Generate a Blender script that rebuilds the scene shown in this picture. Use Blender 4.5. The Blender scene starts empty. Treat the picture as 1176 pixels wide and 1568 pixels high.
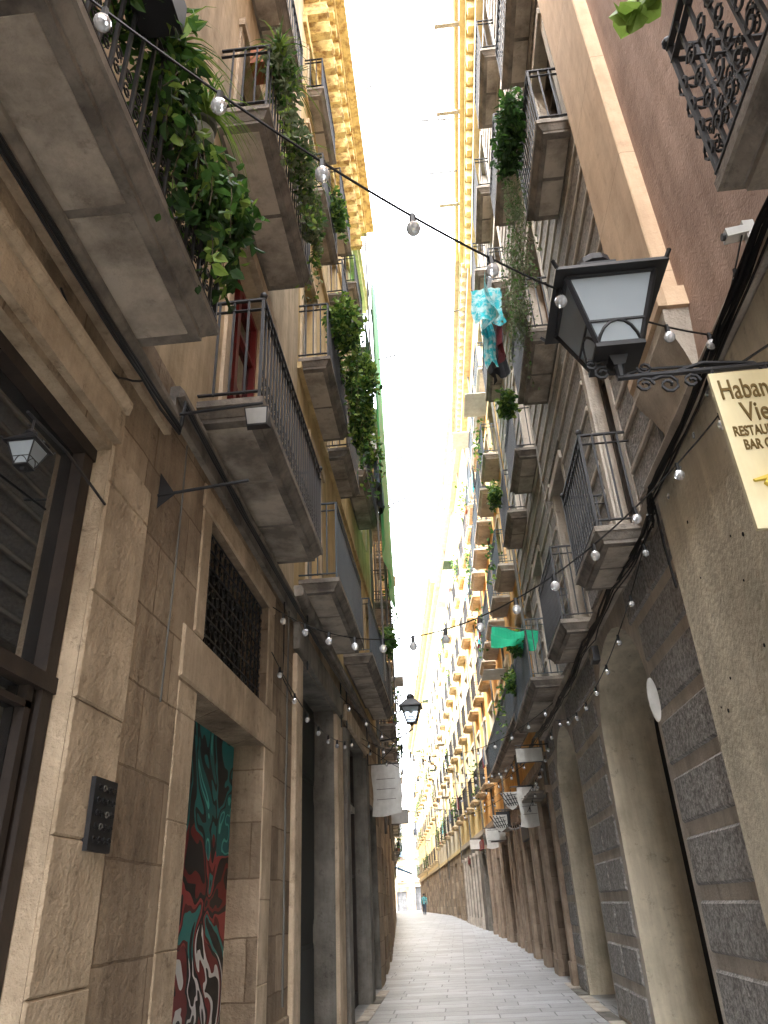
import bpy, math, random
from mathutils import Vector, Matrix
rng=random.Random(7)
V=Vector
# ---------------------------------------------------------------- camera
p=math.radians(28.4);ps=math.radians(3.9)
Fh=V((-math.sin(ps),math.cos(ps),0));Rh=V((math.cos(ps),math.sin(ps),0));Z=V((0,0,1))
F=math.cos(p)*Fh+math.sin(p)*Z;U0=-math.sin(p)*Fh+math.cos(p)*Z
r_=math.atan2(103,2064)
R=math.cos(r_)*Rh-math.sin(r_)*U0;U=math.sin(r_)*Rh+math.cos(r_)*U0
cam=bpy.data.cameras.new("camera");co=bpy.data.objects.new("camera",cam);bpy.context.collection.objects.link(co)
cam.sensor_fit='VERTICAL';cam.sensor_height=36;cam.lens=1117/1568*36;cam.clip_end=2000;cam.clip_start=.05
MM=Matrix((R,U,-F)).transposed().to_4x4();MM.translation=V((0,0,1.6));co.matrix_world=MM
bpy.context.scene.camera=co
# ---------------------------------------------------------------- light
el=math.radians(57)
sd=V((-.7*math.cos(el),-.714*math.cos(el),math.sin(el))).normalized()
w=bpy.data.worlds.new("World");bpy.context.scene.world=w;w.use_nodes=True
nt=w.node_tree;bg=nt.nodes['Background'];s=nt.nodes.new('ShaderNodeTexSky');s.sky_type='NISHITA';s.sun_disc=False
s.sun_elevation=el;s.sun_rotation=math.atan2(sd.x,sd.y);s.dust_density=4;s.air_density=1
hs=nt.nodes.new('ShaderNodeHueSaturation');hs.inputs['Saturation'].default_value=.2;hs.inputs['Value'].default_value=19.0
nt.links.new(s.outputs[0],hs.inputs['Color']);nt.links.new(hs.outputs[0],bg.inputs[0]);bg.inputs[1].default_value=0.15
sl=bpy.data.lights.new("sun",'SUN');sl.energy=5;sl.angle=math.radians(.5);sl.color=(1,.93,.82)
so=bpy.data.objects.new("sun",sl);bpy.context.collection.objects.link(so);so.rotation_euler=sd.to_track_quat('Z','Y').to_euler()
bpy.context.scene.view_settings.view_transform='Standard'
bpy.context.scene.view_settings.look='None'
# ---------------------------------------------------------------- materials
MATS={}
def M(name,c1,c2=None,rough=.85,scale=2.5,bump=.25,bscale=45,streak=.35,brick=None,metal=0,spec=.35,wave=None,contrast=(.35,.68),patch=0):
    m=bpy.data.materials.new(name);m.use_nodes=True;N=m.node_tree.nodes;L=m.node_tree.links
    bs=N['Principled BSDF'];bs.inputs['Roughness'].default_value=rough;bs.inputs['Metallic'].default_value=metal
    bs.inputs['Specular IOR Level'].default_value=spec
    c2=c2 or tuple(x*.65 for x in c1)
    tc=N.new('ShaderNodeTexCoord');src=tc.outputs['Object']
    n1=N.new('ShaderNodeTexNoise');n1.inputs['Scale'].default_value=scale;n1.inputs['Detail'].default_value=9;n1.inputs['Roughness'].default_value=.65
    L.new(src,n1.inputs['Vector'])
    rp=N.new('ShaderNodeValToRGB');rp.color_ramp.elements[0].position=contrast[0];rp.color_ramp.elements[1].position=contrast[1]
    rp.color_ramp.elements[0].color=(*c2,1);rp.color_ramp.elements[1].color=(*c1,1);L.new(n1.outputs['Fac'],rp.inputs[0])
    col=rp.outputs[0]
    def mul(a,b,f=1.0):
        mx=N.new('ShaderNodeMix');mx.data_type='RGBA';mx.blend_type='MULTIPLY';mx.inputs[0].default_value=f
        L.new(a,mx.inputs[6]);L.new(b,mx.inputs[7]);return mx.outputs[2]
    if streak:
        mp=N.new('ShaderNodeMapping');mp.inputs['Scale'].default_value=(2.2,2.2,.22);L.new(src,mp.inputs[0])
        n2=N.new('ShaderNodeTexNoise');n2.inputs['Scale'].default_value=1.6;n2.inputs['Detail'].default_value=7;n2.inputs['Roughness'].default_value=.7;L.new(mp.outputs[0],n2.inputs['Vector'])
        r2=N.new('ShaderNodeValToRGB');r2.color_ramp.elements[0].position=.38;r2.color_ramp.elements[1].position=.6
        r2.color_ramp.elements[0].color=(.37,.33,.3,1);r2.color_ramp.elements[1].color=(1,1,1,1);L.new(n2.outputs['Fac'],r2.inputs[0])
        col=mul(col,r2.outputs[0],streak)
    n3=N.new('ShaderNodeTexNoise');n3.inputs['Scale'].default_value=bscale;n3.inputs['Detail'].default_value=6;L.new(src,n3.inputs['Vector'])
    h=n3.outputs['Fac']
    if patch:   # pits, chips and pale spall patches
        n4=N.new('ShaderNodeTexNoise');n4.inputs['Scale'].default_value=7;n4.inputs['Detail'].default_value=5;n4.inputs['Roughness'].default_value=.75;L.new(src,n4.inputs['Vector'])
        r4=N.new('ShaderNodeValToRGB');e=r4.color_ramp;e.elements[0].position=.3;e.elements[0].color=(.45,.42,.4,1);e.elements[1].position=.42;e.elements[1].color=(1,1,1,1)
        x=e.elements.new(.66);x.color=(1,1,1,1);x=e.elements.new(.72);x.color=(1.25,1.2,1.1,1)
        L.new(n4.outputs['Fac'],r4.inputs[0]);col=mul(col,r4.outputs[0],patch)
        ma=N.new('ShaderNodeMath');ma.operation='MULTIPLY_ADD';L.new(n4.outputs['Fac'],ma.inputs[0]);ma.inputs[1].default_value=1.6;L.new(h,ma.inputs[2]);h=ma.outputs[0]
    if brick:
        bw,bh,ms,var,floor=brick
        sp=N.new('ShaderNodeSeparateXYZ');L.new(src,sp.inputs[0]);cb=N.new('ShaderNodeCombineXYZ')
        if floor:
            L.new(sp.outputs[0],cb.inputs[0]);L.new(sp.outputs[1],cb.inputs[1])
        else:
            ad=N.new('ShaderNodeMath');ad.operation='ADD';L.new(sp.outputs[0],ad.inputs[0]);L.new(sp.outputs[1],ad.inputs[1])
            L.new(ad.outputs[0],cb.inputs[0]);L.new(sp.outputs[2],cb.inputs[1])
        bt=N.new('ShaderNodeTexBrick');bt.inputs['Scale'].default_value=1;bt.inputs['Brick Width'].default_value=bw;bt.inputs['Row Height'].default_value=bh
        bt.inputs['Mortar Size'].default_value=ms;bt.inputs['Mortar Smooth'].default_value=.3;bt.offset=.43;bt.squash=1.35;bt.squash_frequency=3
        bt.inputs['Color1'].default_value=(1,1,1,1);bt.inputs['Color2'].default_value=(var,var*.97,var*.94,1)
        bt.inputs['Mortar'].default_value=(.3,.29,.28,1) if floor else (.5,.46,.42,1)
        ds=N.new('ShaderNodeTexNoise');ds.inputs['Scale'].default_value=5;ds.inputs['Detail'].default_value=4;L.new(src,ds.inputs['Vector'])
        va=N.new('ShaderNodeMixRGB');va.inputs[0].default_value=.03;L.new(cb.outputs[0],va.inputs[1]);L.new(ds.outputs['Color'],va.inputs[2])
        L.new(va.outputs[0],bt.inputs['Vector'])
        col=mul(col,bt.outputs['Color'],1)
        ma=N.new('ShaderNodeMath');ma.operation='MULTIPLY_ADD';L.new(bt.outputs['Fac'],ma.inputs[0]);ma.inputs[1].default_value=-.9;L.new(h,ma.inputs[2]);h=ma.outputs[0]
    if wave:
        wv=N.new('ShaderNodeTexWave');wv.bands_direction='Z';wv.inputs['Scale'].default_value=wave;L.new(src,wv.inputs['Vector'])
        ma=N.new('ShaderNodeMath');ma.operation='MULTIPLY_ADD';L.new(wv.outputs['Fac'],ma.inputs[0]);ma.inputs[1].default_value=1.2;L.new(h,ma.inputs[2]);h=ma.outputs[0]
    if bump:
        b=N.new('ShaderNodeBump');b.inputs['Strength'].default_value=bump;b.inputs['Distance'].default_value=.02
        L.new(h,b.inputs['Height']);L.new(b.outputs[0],bs.inputs['Normal'])
    L.new(col,bs.inputs['Base Color'])
    MATS[name]=m;return name
STONE=M('weathered_ashlar_stone',(.56,.44,.31),(.3,.225,.155),brick=(.8,.46,.008,.6,False),bump=.85,bscale=26,streak=.55,scale=1.3,patch=.8,contrast=(.36,.62))
JAMB=M('pale_dressed_stone',(.66,.53,.38),(.43,.335,.23),bump=.75,bscale=30,streak=.4,patch=.7,scale=2,contrast=(.36,.62))
DSTONE=M('dark_stone',(.28,.26,.225),(.14,.13,.11),bump=.5,bscale=25,streak=.5,patch=.6)
SLAB=M('balcony_slab_stone',(.3,.262,.22),(.12,.105,.09),bump=.4,scale=3,streak=0,patch=.6,contrast=(.36,.64))
SOFF=M('stained_soffit',(.54,.47,.385),(.2,.17,.14),bump=.4,scale=1.6,streak=0,patch=.5,contrast=(.36,.6))
OCH=M('ochre_plaster',(.74,.57,.3),(.57,.41,.2),bump=.2,streak=.45)
CRE=M('cream_plaster',(.72,.59,.4),(.52,.41,.26),bump=.25,streak=.5,patch=.4)
YEL=M('yellow_plaster',(.84,.7,.38),(.72,.55,.26),bump=.15,streak=.3)
ORG=M('orange_plaster',(.85,.52,.2),(.72,.4,.13),bump=.15,streak=.35)
PAL=M('pale_plaster',(.82,.76,.6),(.66,.59,.45),bump=.15,streak=.35)
PNK=M('pinkish_stucco',(.46,.32,.25),(.31,.21,.165),bump=.3,scale=1.2,streak=.4,patch=.4)
BEI=M('beige_render',(.74,.66,.51),(.5,.45,.34),bump=.45,scale=1.1,bscale=22,streak=.4,patch=.6,contrast=(.35,.6))
PEA=M('peach_pilaster',(.68,.51,.35),(.54,.39,.26),bump=.15,brick=(4,1.5,.004,.95,False),streak=.25,patch=.3)
GRB=M('grey_brown_wall',(.37,.33,.285),(.24,.21,.18),bump=.3,streak=.4)
BAND=M('light_stone_band',(.64,.575,.49),(.43,.38,.32),bump=.4,streak=.35,patch=.6)
PANL=M('rough_aggregate_panel',(.43,.41,.385),(.18,.17,.16),bump=1.0,bscale=20,streak=.3,scale=26,contrast=(.4,.6))
GRNP=M('pebble_stripe_panel',(.32,.29,.26),(.16,.145,.13),bump=.9,bscale=30,streak=.3,scale=18,contrast=(.4,.6))
BRN=M('brown_stone',(.37,.285,.215),(.22,.17,.125),bump=.4,streak=.5,brick=(1.2,.5,.006,.75,False),patch=.6)
BRP=M('brown_stone_pier',(.48,.38,.29),(.3,.23,.17),bump=.5,streak=.45,patch=.6)
PAVE=M('paving_slabs',(.43,.44,.45),(.31,.315,.32),rough=.45,scale=1.2,brick=(.85,.42,.013,.7,True),bump=.5,bscale=30,streak=0,spec=.5,patch=.6)
IRON=M('black_iron',(.028,.028,.032),(.015,.015,.016),rough=.5,bump=0,streak=0,spec=.4)
IRONB=M('blue_grey_iron',(.05,.07,.085),(.035,.045,.055),rough=.5,bump=0,streak=0)
WOOD=M('dark_wood',(.06,.045,.036),(.025,.02,.018),rough=.6,bump=.1,streak=.3)
GWOOD=M('dark_green_door',(.028,.034,.034),(.014,.018,.018),rough=.5,bump=.1,streak=.2)
REDW=M('dark_red_wood',(.24,.03,.03),(.13,.015,.015),rough=.5,bump=.05,streak=.2)
WHW=M('white_wood',(.6,.58,.52),(.42,.4,.36),rough=.6,bump=.05,streak=.3)
SHG=M('green_slatted_shutter',(.08,.14,.1),(.05,.09,.065),wave=9,bump=.8,streak=.2)
SHB=M('brown_slatted_shutter',(.2,.11,.06),(.13,.07,.04),wave=9,bump=.8,streak=.2)
SHW=M('pale_slatted_blind',(.5,.47,.4),(.38,.35,.3),wave=9,bump=.8,streak=.2)
METS=M('roller_metal_shutter',(.2,.2,.2),(.1,.1,.105),wave=6,bump=.9,streak=.4,rough=.55,metal=.3)
GLS=M('window_glass',(.03,.035,.04),(.02,.022,.025),rough=.03,bump=0,streak=0,spec=1.0)
MATS[GLS].node_tree.nodes['Principled BSDF'].inputs['IOR'].default_value=1.9
DRK=M('dark_interior',(.014,.013,.012),(.008,.008,.008),rough=.9,bump=0,streak=0)
GOLD=M('gold_painted_cornice',(.85,.68,.3),(.42,.24,.09),scale=7,bump=.5,bscale=20,streak=.2,contrast=(.36,.55))
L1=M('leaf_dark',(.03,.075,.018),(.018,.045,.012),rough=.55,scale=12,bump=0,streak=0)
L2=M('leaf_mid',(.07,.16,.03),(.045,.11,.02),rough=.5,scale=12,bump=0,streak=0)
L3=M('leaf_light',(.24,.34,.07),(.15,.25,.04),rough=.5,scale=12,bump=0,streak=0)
L4=M('leaf_fern',(.18,.22,.12),(.11,.14,.07),rough=.6,scale=12,bump=0,streak=0)
WHT=M('white_cloth',(.72,.71,.67),(.58,.57,.53),bump=.1,streak=.2,scale=6)
CLR=M('dark_red_cloth',(.16,.02,.025),bump=0,streak=0)
CLT=M('teal_patterned_cloth',(.05,.55,.62),(.6,.8,.8),bump=0,streak=0,scale=9,contrast=(.42,.55))
CLG=M('green_tarp',(.05,.62,.34),(.04,.48,.26),rough=.45,bump=.2,streak=0)
def translucent(l_,fac):
    m=MATS[l_];N=m.node_tree.nodes;K=m.node_tree.links;b=N['Principled BSDF'];t=N.new('ShaderNodeBsdfTranslucent');mx=N.new('ShaderNodeMixShader');mx.inputs[0].default_value=fac
    K.new(b.inputs['Base Color'].links[0].from_socket,t.inputs[0]);K.new(b.outputs[0],mx.inputs[1]);K.new(t.outputs[0],mx.inputs[2]);K.new(mx.outputs[0],N['Material Output'].inputs[0])
for l_ in (L1,L2,L3,L4,CLT): translucent(l_,.4)
translucent(CLG,.5);translucent(WHT,.2)
STEM=M('plant_stem',(.08,.06,.03),bump=0,streak=0)
TERR=M('terracotta',(.4,.15,.07),(.28,.1,.05),bump=.1,streak=.2)
CAB=M('black_cable',(.012,.012,.013),rough=.5,bump=0,streak=0)
GCAB=M('grey_pipe',(.2,.19,.17),bump=.05,streak=.3)
CLB=M('blue_grey_cloth',(.12,.16,.22),bump=0,streak=0)
CLK=M('charcoal_cloth',(.03,.03,.035),bump=0,streak=0)
SIGNM=M('cream_sign_board',(.78,.7,.46),(.68,.58,.34),rough=.6,bump=0,streak=.15,scale=2)
SIGNY=M('sign_yellow_band',(.78,.6,.12),(.62,.45,.08),bump=0,streak=.1)
LETB=M('sign_lettering',(.2,.13,.04),bump=0,streak=0)
PLAST=M('white_plastic',(.5,.5,.48),(.38,.38,.36),rough=.45,bump=0,streak=.2)
SKIN=M('skin',(.5,.3,.22),bump=0,streak=0)
AWN=M('blue_awning',(.03,.15,.4),bump=0,streak=0)
def glassy(name,col,rough,tr):
    m=bpy.data.materials.new(name);m.use_nodes=True;b=m.node_tree.nodes['Principled BSDF']
    n=m.node_tree.nodes.new('ShaderNodeTexNoise');n.inputs['Scale'].default_value=6
    rp=m.node_tree.nodes.new('ShaderNodeValToRGB');rp.color_ramp.elements[0].color=(*[c*.85 for c in col],1);rp.color_ramp.elements[1].color=(*col,1)
    m.node_tree.links.new(n.outputs['Fac'],rp.inputs[0]);m.node_tree.links.new(rp.outputs[0],b.inputs['Base Color'])
    b.inputs['Roughness'].default_value=rough;b.inputs['Transmission Weight'].default_value=tr;b.inputs['IOR'].default_value=1.3
    MATS[name]=m;return name
BULB=glassy('bulb_glass',(.92,.94,.96),.08,.65)
LGL=glassy('lantern_glass',(.78,.87,.93),.12,.6)
def graffiti():
    m=bpy.data.materials.new('graffiti_door');m.use_nodes=True;N=m.node_tree.nodes;L=m.node_tree.links;b=N['Principled BSDF'];b.inputs['Roughness'].default_value=.5
    tc=N.new('ShaderNodeTexCoord');n=N.new('ShaderNodeTexNoise');n.inputs['Scale'].default_value=1.5;n.inputs['Detail'].default_value=1.6;n.inputs['Distortion'].default_value=1.1
    L.new(tc.outputs['Object'],n.inputs['Vector'])
    def ramp(cols):
        rp=N.new('ShaderNodeValToRGB');e=rp.color_ramp;e.interpolation='CONSTANT';e.elements[0].position=0;e.elements[0].color=(*cols[0][1],1);e.elements[1].position=cols[1][0];e.elements[1].color=(*cols[1][1],1)
        for q,c in cols[2:]: x=e.elements.new(q);x.color=(*c,1)
        L.new(n.outputs['Fac'],rp.inputs[0]);return rp.outputs[0]
    k=(.02,.02,.022)
    top=ramp([(0,k),(.4,(.02,.2,.2)),(.46,k),(.5,(.02,.15,.15)),(.54,(.1,.5,.45)),(.56,(.02,.16,.18)),(.62,k)])
    mid=ramp([(0,k),(.38,(.2,.02,.02)),(.44,k),(.5,(.36,.05,.05)),(.54,(.12,.02,.02)),(.57,(.03,.25,.24)),(.62,k)])
    low=ramp([(0,k),(.4,(.02,.02,.02)),(.435,(.7,.7,.68)),(.465,(.2,.03,.03)),(.53,k),(.58,(.7,.7,.7)),(.61,k)])
    sp=N.new('ShaderNodeSeparateXYZ');L.new(tc.outputs['Object'],sp.inputs[0])
    ad=N.new('ShaderNodeMath');ad.operation='MULTIPLY_ADD';L.new(n.outputs['Fac'],ad.inputs[0]);ad.inputs[1].default_value=1.5;L.new(sp.outputs[2],ad.inputs[2])
    def gt(v):
        g=N.new('ShaderNodeMath');g.operation='GREATER_THAN';L.new(ad.outputs[0],g.inputs[0]);g.inputs[1].default_value=v;return g.outputs[0]
    def mix(f,a,c):
        x=N.new('ShaderNodeMix');x.data_type='RGBA';L.new(f,x.inputs[0]);L.new(a,x.inputs[6]);L.new(c,x.inputs[7]);return x.outputs[2]
    L.new(mix(gt(2.85),mix(gt(2.2),low,mid),top),b.inputs['Base Color']);MATS['graffiti_door']=m;return 'graffiti_door'
GRAF=graffiti()
def netm():
    m=bpy.data.materials.new('green_scaffold_net');m.use_nodes=True;N=m.node_tree.nodes;L=m.node_tree.links;b=N['Principled BSDF']
    n=N.new('ShaderNodeTexNoise');n.inputs['Scale'].default_value=2;rp=N.new('ShaderNodeValToRGB');rp.color_ramp.elements[0].color=(.1,.5,.2,1);rp.color_ramp.elements[1].color=(.2,.66,.32,1)
    L.new(n.outputs['Fac'],rp.inputs[0]);L.new(rp.outputs[0],b.inputs['Base Color'])
    t=N.new('ShaderNodeBsdfTranslucent');L.new(rp.outputs[0],t.inputs[0]);mx=N.new('ShaderNodeMixShader');mx.inputs[0].default_value=.55
    L.new(b.outputs[0],mx.inputs[1]);L.new(t.outputs[0],mx.inputs[2]);L.new(mx.outputs[0],N['Material Output'].inputs[0]);MATS['net']=m;return 'net'
NET=netm()
# ---------------------------------------------------------------- mesh builder
class MB:
    def __init__(s,name): s.name=name;s.v=[];s.f=[];s.m=[];s.ms=[]
    def mi(s,m):
        if m not in s.ms:s.ms.append(m)
        return s.ms.index(m)
    def poly(s,pts,m):
        b=len(s.v);s.v+=[tuple(q) for q in pts];s.f.append(tuple(range(b,b+len(pts))));s.m.append(s.mi(m))
    def hexa(s,c,m):
        b=len(s.v);s.v+=[tuple(q) for q in c];k=s.mi(m)
        for q in ((0,1,2,3),(7,6,5,4),(0,4,5,1),(1,5,6,2),(2,6,7,3),(3,7,4,0)):
            s.f.append(tuple(b+i for i in q));s.m.append(k)
    def box(s,T,u0,u1,n0,n1,z0,z1,m):
        s.hexa([T(u0,n0,z0),T(u1,n0,z0),T(u1,n1,z0),T(u0,n1,z0),T(u0,n0,z1),T(u1,n0,z1),T(u1,n1,z1),T(u0,n1,z1)],m)
    def cbox(s,T,u0,u1,n0,n1,z0,z1,m,e=.012):
        b=len(s.v);k=s.mi(m);n2=max(n0+.001,n1-e)
        for nn,q in ((n0,0),(n2,0),(n1,e)):
            s.v+=[tuple(T(u0+q,nn,z0+q)),tuple(T(u1-q,nn,z0+q)),tuple(T(u1-q,nn,z1-q)),tuple(T(u0+q,nn,z1-q))]
        for r in (0,4):
            for i in range(4): s.f.append((b+r+i,b+r+(i+1)%4,b+r+4+(i+1)%4,b+r+4+i));s.m.append(k)
        s.f.append((b+8,b+9,b+10,b+11));s.m.append(k)
    def frus(s,c,h0,h1,z0,z1,m):
        x,y=c
        s.hexa([(x+a*h0,y+b*h0,z0) for a,b in((-1,-1),(1,-1),(1,1),(-1,1))]+[(x+a*h1,y+b*h1,z1) for a,b in((-1,-1),(1,-1),(1,1),(-1,1))],m)
    def tube(s,pts,r,m,n=5):
        pts=[V(q) for q in pts];b=len(s.v);k=s.mi(m);L=len(pts)
        rr=r if isinstance(r,(list,tuple)) else [r]*L
        for i,q in enumerate(pts):
            t=(pts[min(i+1,L-1)]-pts[max(i-1,0)])
            if t.length<1e-9:t=V((0,0,1))
            t.normalize();a=t.cross(V((0,0,1)))
            if a.length<.05:a=t.cross(V((1,0,0)))
            a.normalize();c=t.cross(a)
            for j in range(n):
                an=2*math.pi*(j+.5)/n;s.v.append(tuple(q+(a*math.cos(an)+c*math.sin(an))*rr[i]))
        for i in range(L-1):
            for j in range(n):
                s.f.append((b+i*n+j,b+i*n+(j+1)%n,b+(i+1)*n+(j+1)%n,b+(i+1)*n+j));s.m.append(k)
        s.f.append(tuple(b+j for j in range(n)));s.m.append(k);s.f.append(tuple(b+(L-1)*n+j for j in range(n)));s.m.append(k)
    def ball(s,c,r,m,nu=8,nv=6,sz=1):
        c=V(c);b=len(s.v);k=s.mi(m)
        for i in range(nv+1):
            ph=math.pi*i/nv
            for j in range(nu):
                th=2*math.pi*j/nu;s.v.append((c.x+r*math.sin(ph)*math.cos(th),c.y+r*math.sin(ph)*math.sin(th),c.z+r*sz*math.cos(ph)))
        for i in range(nv):
            for j in range(nu):
                s.f.append((b+i*nu+j,b+i*nu+(j+1)%nu,b+(i+1)*nu+(j+1)%nu,b+(i+1)*nu+j));s.m.append(k)
    def done(s,parent=None,smooth=False):
        if not s.f:return None
        me=bpy.data.meshes.new(s.name);me.from_pydata(s.v,[],s.f)
        for m in s.ms:me.materials.append(MATS[m])
        me.polygons.foreach_set('material_index',s.m)
        if smooth:me.polygons.foreach_set('use_smooth',[True]*len(s.f))
        me.update();o=bpy.data.objects.new(s.name,me);bpy.context.collection.objects.link(o)
        if parent:o.parent=parent
        return o
def empty(name):
    o=bpy.data.objects.new(name,None);bpy.context.collection.objects.link(o);return o
def frame(p0,p1,side):
    d=V((p1[0]-p0[0],p1[1]-p0[1],0));L=d.length;d.normalize()
    n=V((d.y,-d.x,0)) if side=='L' else V((-d.y,d.x,0));o=V((p0[0],p0[1],0))
    return (lambda u,nn,z:o+d*u+n*nn+V((0,0,z))),L
W=lambda x,y,z:V((x,y,z))
def gz(y): return 0 if y<14 else min((y-14)*.018,.83)
# ---------------------------------------------------------------- facade parts
def sheet(mb,T,u0,u1,z0,z1,ops,matf,depth,revm,extra=()):
    us=sorted({u0,u1,*[o[0] for o in ops],*[o[1] for o in ops]});zs=sorted({z0,z1,*[o[2] for o in ops],*[o[3] for o in ops],*extra})
    zs=[z for z in zs if z0<=z<=z1]
    for i in range(len(us)-1):
        for j in range(len(zs)-1):
            cu=(us[i]+us[i+1])/2;cz=(zs[j]+zs[j+1])/2
            if any(o[0]<cu<o[1] and o[2]<cz<o[3] for o in ops):continue
            mb.poly([T(us[i],0,zs[j]),T(us[i+1],0,zs[j]),T(us[i+1],0,zs[j+1]),T(us[i],0,zs[j+1])],matf(cz))
    for o in ops:
        a,b,c,d=o[:4];dd=o[5] if len(o)>5 else depth;rm=o[6] if len(o)>6 else revm
        mb.poly([T(a,0,c),T(a,-dd,c),T(a,-dd,d),T(a,0,d)],rm);mb.poly([T(b,0,c),T(b,-dd,c),T(b,-dd,d),T(b,0,d)],rm)
        mb.poly([T(a,0,d),T(b,0,d),T(b,-dd,d),T(a,-dd,d)],rm);mb.poly([T(a,0,c),T(b,0,c),T(b,-dd,c),T(a,-dd,c)],rm)
def archfill(mb,T,a,b,zs,zt,dd,m,rm,n=14):
    c=(a+b)/2;hw=(b-a)/2
    P=[(c-hw*math.cos(math.pi*i/n),zs+(zt-.001-zs)*math.sin(math.pi*i/n)) for i in range(n+1)]
    for i in range(n):
        q,r=P[i],P[i+1]
        mb.poly([T(q[0],0,q[1]),T(r[0],0,r[1]),T(r[0],0,zt),T(q[0],0,zt)],m)
        mb.poly([T(q[0],0,q[1]),T(r[0],0,r[1]),T(r[0],-dd,r[1]),T(q[0],-dd,q[1])],rm)
def fill(mb,T,o,fr,glass=GLS):
    a,b,c,d=o[:4];ty=o[4];dd=o[5] if len(o)>5 else .25
    if ty=='french':
        mb.poly([T(a,-dd+.02,c),T(b,-dd+.02,c),T(b,-dd+.02,d),T(a,-dd+.02,d)],glass)
        e=.07
        mb.box(T,a,a+e,-dd+.021,-dd+.09,c,d,fr);mb.box(T,b-e,b,-dd+.021,-dd+.09,c,d,fr)
        mb.box(T,a+e,b-e,-dd+.021,-dd+.09,d-e,d,fr);mb.box(T,a+e,b-e,-dd+.021,-dd+.085,c,c+.45,fr)
        m=(a+b)/2;mb.box(T,m-.05,m+.05,-dd+.021,-dd+.1,c+.45,d-e,fr)
        for q in (.5,.78):
            zz=c+(d-c)*q;mb.box(T,a+e,b-e,-dd+.021,-dd+.075,zz-.025,zz+.025,fr)
    elif ty in MATS:
        mb.poly([T(a,-dd+.02,c),T(b,-dd+.02,c),T(b,-dd+.02,d),T(a,-dd+.02,d)],ty)
    elif ty=='door':
        mb.poly([T(a,-dd+.02,c),T(b,-dd+.02,c),T(b,-dd+.02,d),T(a,-dd+.02,d)],fr);m=(a+b)/2
        mb.box(T,m-.02,m+.02,-dd+.021,-dd+.06,c,d,DRK)
        for (x0,x1) in ((a+.12,m-.1),(m+.1,b-.12)):
            for q0,q1 in ((.05,.3),(.35,.7),(.75,.97)):
                mb.box(T,x0,x1,-dd+.021,-dd+.05,c+(d-c)*q0,c+(d-c)*q1,fr)
                mb.box(T,x0+.06,x1-.06,-dd+.045,-dd+.07,c+(d-c)*q0+.06,c+(d-c)*q1-.06,fr)
def surround(mb,T,a,b,c,d,m,w_=.14,n=.035):
    mb.box(T,a-w_,a,-.01,n,c,d,m);mb.box(T,b,b+w_,-.01,n,c,d,m);mb.box(T,a-w_-.03,b+w_+.03,-.01,n+.04,d,d+w_,m)
def scroll(mb,P,r,m,rad=.006,turn=1.4,ph=0,fl=1):
    pts=[]
    for i in range(12):
        t=i/11;an=ph+fl*turn*2*math.pi*t;rr=r*(1-.75*t);pts.append(P(rr*math.cos(an),rr*math.sin(an)))
    mb.tube(pts,rad,m,n=4)
def balcony(mb,T,u0,u1,z,dep=.55,h=1.05,iron=IRON,slab=SLAB,soff=SOFF,near=False,sp=.115):
    mb.box(T,u0,u1,-.01,dep,z-.06,z,slab)
    mb.hexa([T(u0+.07,-.01,z-.13),T(u1-.07,-.01,z-.13),T(u1-.07,dep-.07,z-.13),T(u0+.07,dep-.07,z-.13),T(u0+.02,-.01,z-.061),T(u1-.02,-.01,z-.061),T(u1-.02,dep-.02,z-.061),T(u0+.02,dep-.02,z-.061)],slab)
    mb.box(T,u0+.08,u1-.08,-.01,dep-.08,z-.17,z-.131,slab)
    L=u1-u0;k=max(2,int(L/.9))
    for i in range(k):
        a=u0+.14+(L-.28)*i/k+.03;b=u0+.14+(L-.28)*(i+1)/k-.03
        mb.box(T,a,b,.04,dep-.14,z-.182,z-.171,soff)
    e=dep-.035;bw=.009
    def bar(u,n,z0,z1,w_=bw): mb.box(T,u-w_,u+w_,n-w_,n+w_,z0,z1,iron)
    for q,t in ((z+h,.02),(z+.07,.012),(z+h-.12,.008)):
        mb.box(T,u0,u1,e-.017,e+.017,q-t,q,iron)
        mb.box(T,u0,u0+.03,0,e-.018,q-t,q,iron);mb.box(T,u1-.03,u1,0,e-.018,q-t,q,iron)
    n=int(L/sp)
    for i in range(n+1):
        u=u0+.015+(L-.03)*i/n;bar(u,e,z+.002,z+h-.021, .013 if i in(0,n) else bw)
    for s_ in (u0+.015,u1-.015):
        k=int(dep/sp)
        for i in range(1,k):
            bar(s_,e*i/k,z+.05,z+h-.021)
    if near:
        for i in range(n):
            u=u0+.015+(L-.03)*(i+.5)/n
            for zz,fl in ((z+.18,1),(z+.29,-1)):
                scroll(mb,lambda a,b,u=u,zz=zz:T(u+a,e,zz+b),.042,iron,.006,1.2,math.pi/2*fl,fl)
        for s_ in(u0+.015,u1-.015):
            mb.ball(T(s_,e,z+h+.03),.035,iron,8,6)
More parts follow.
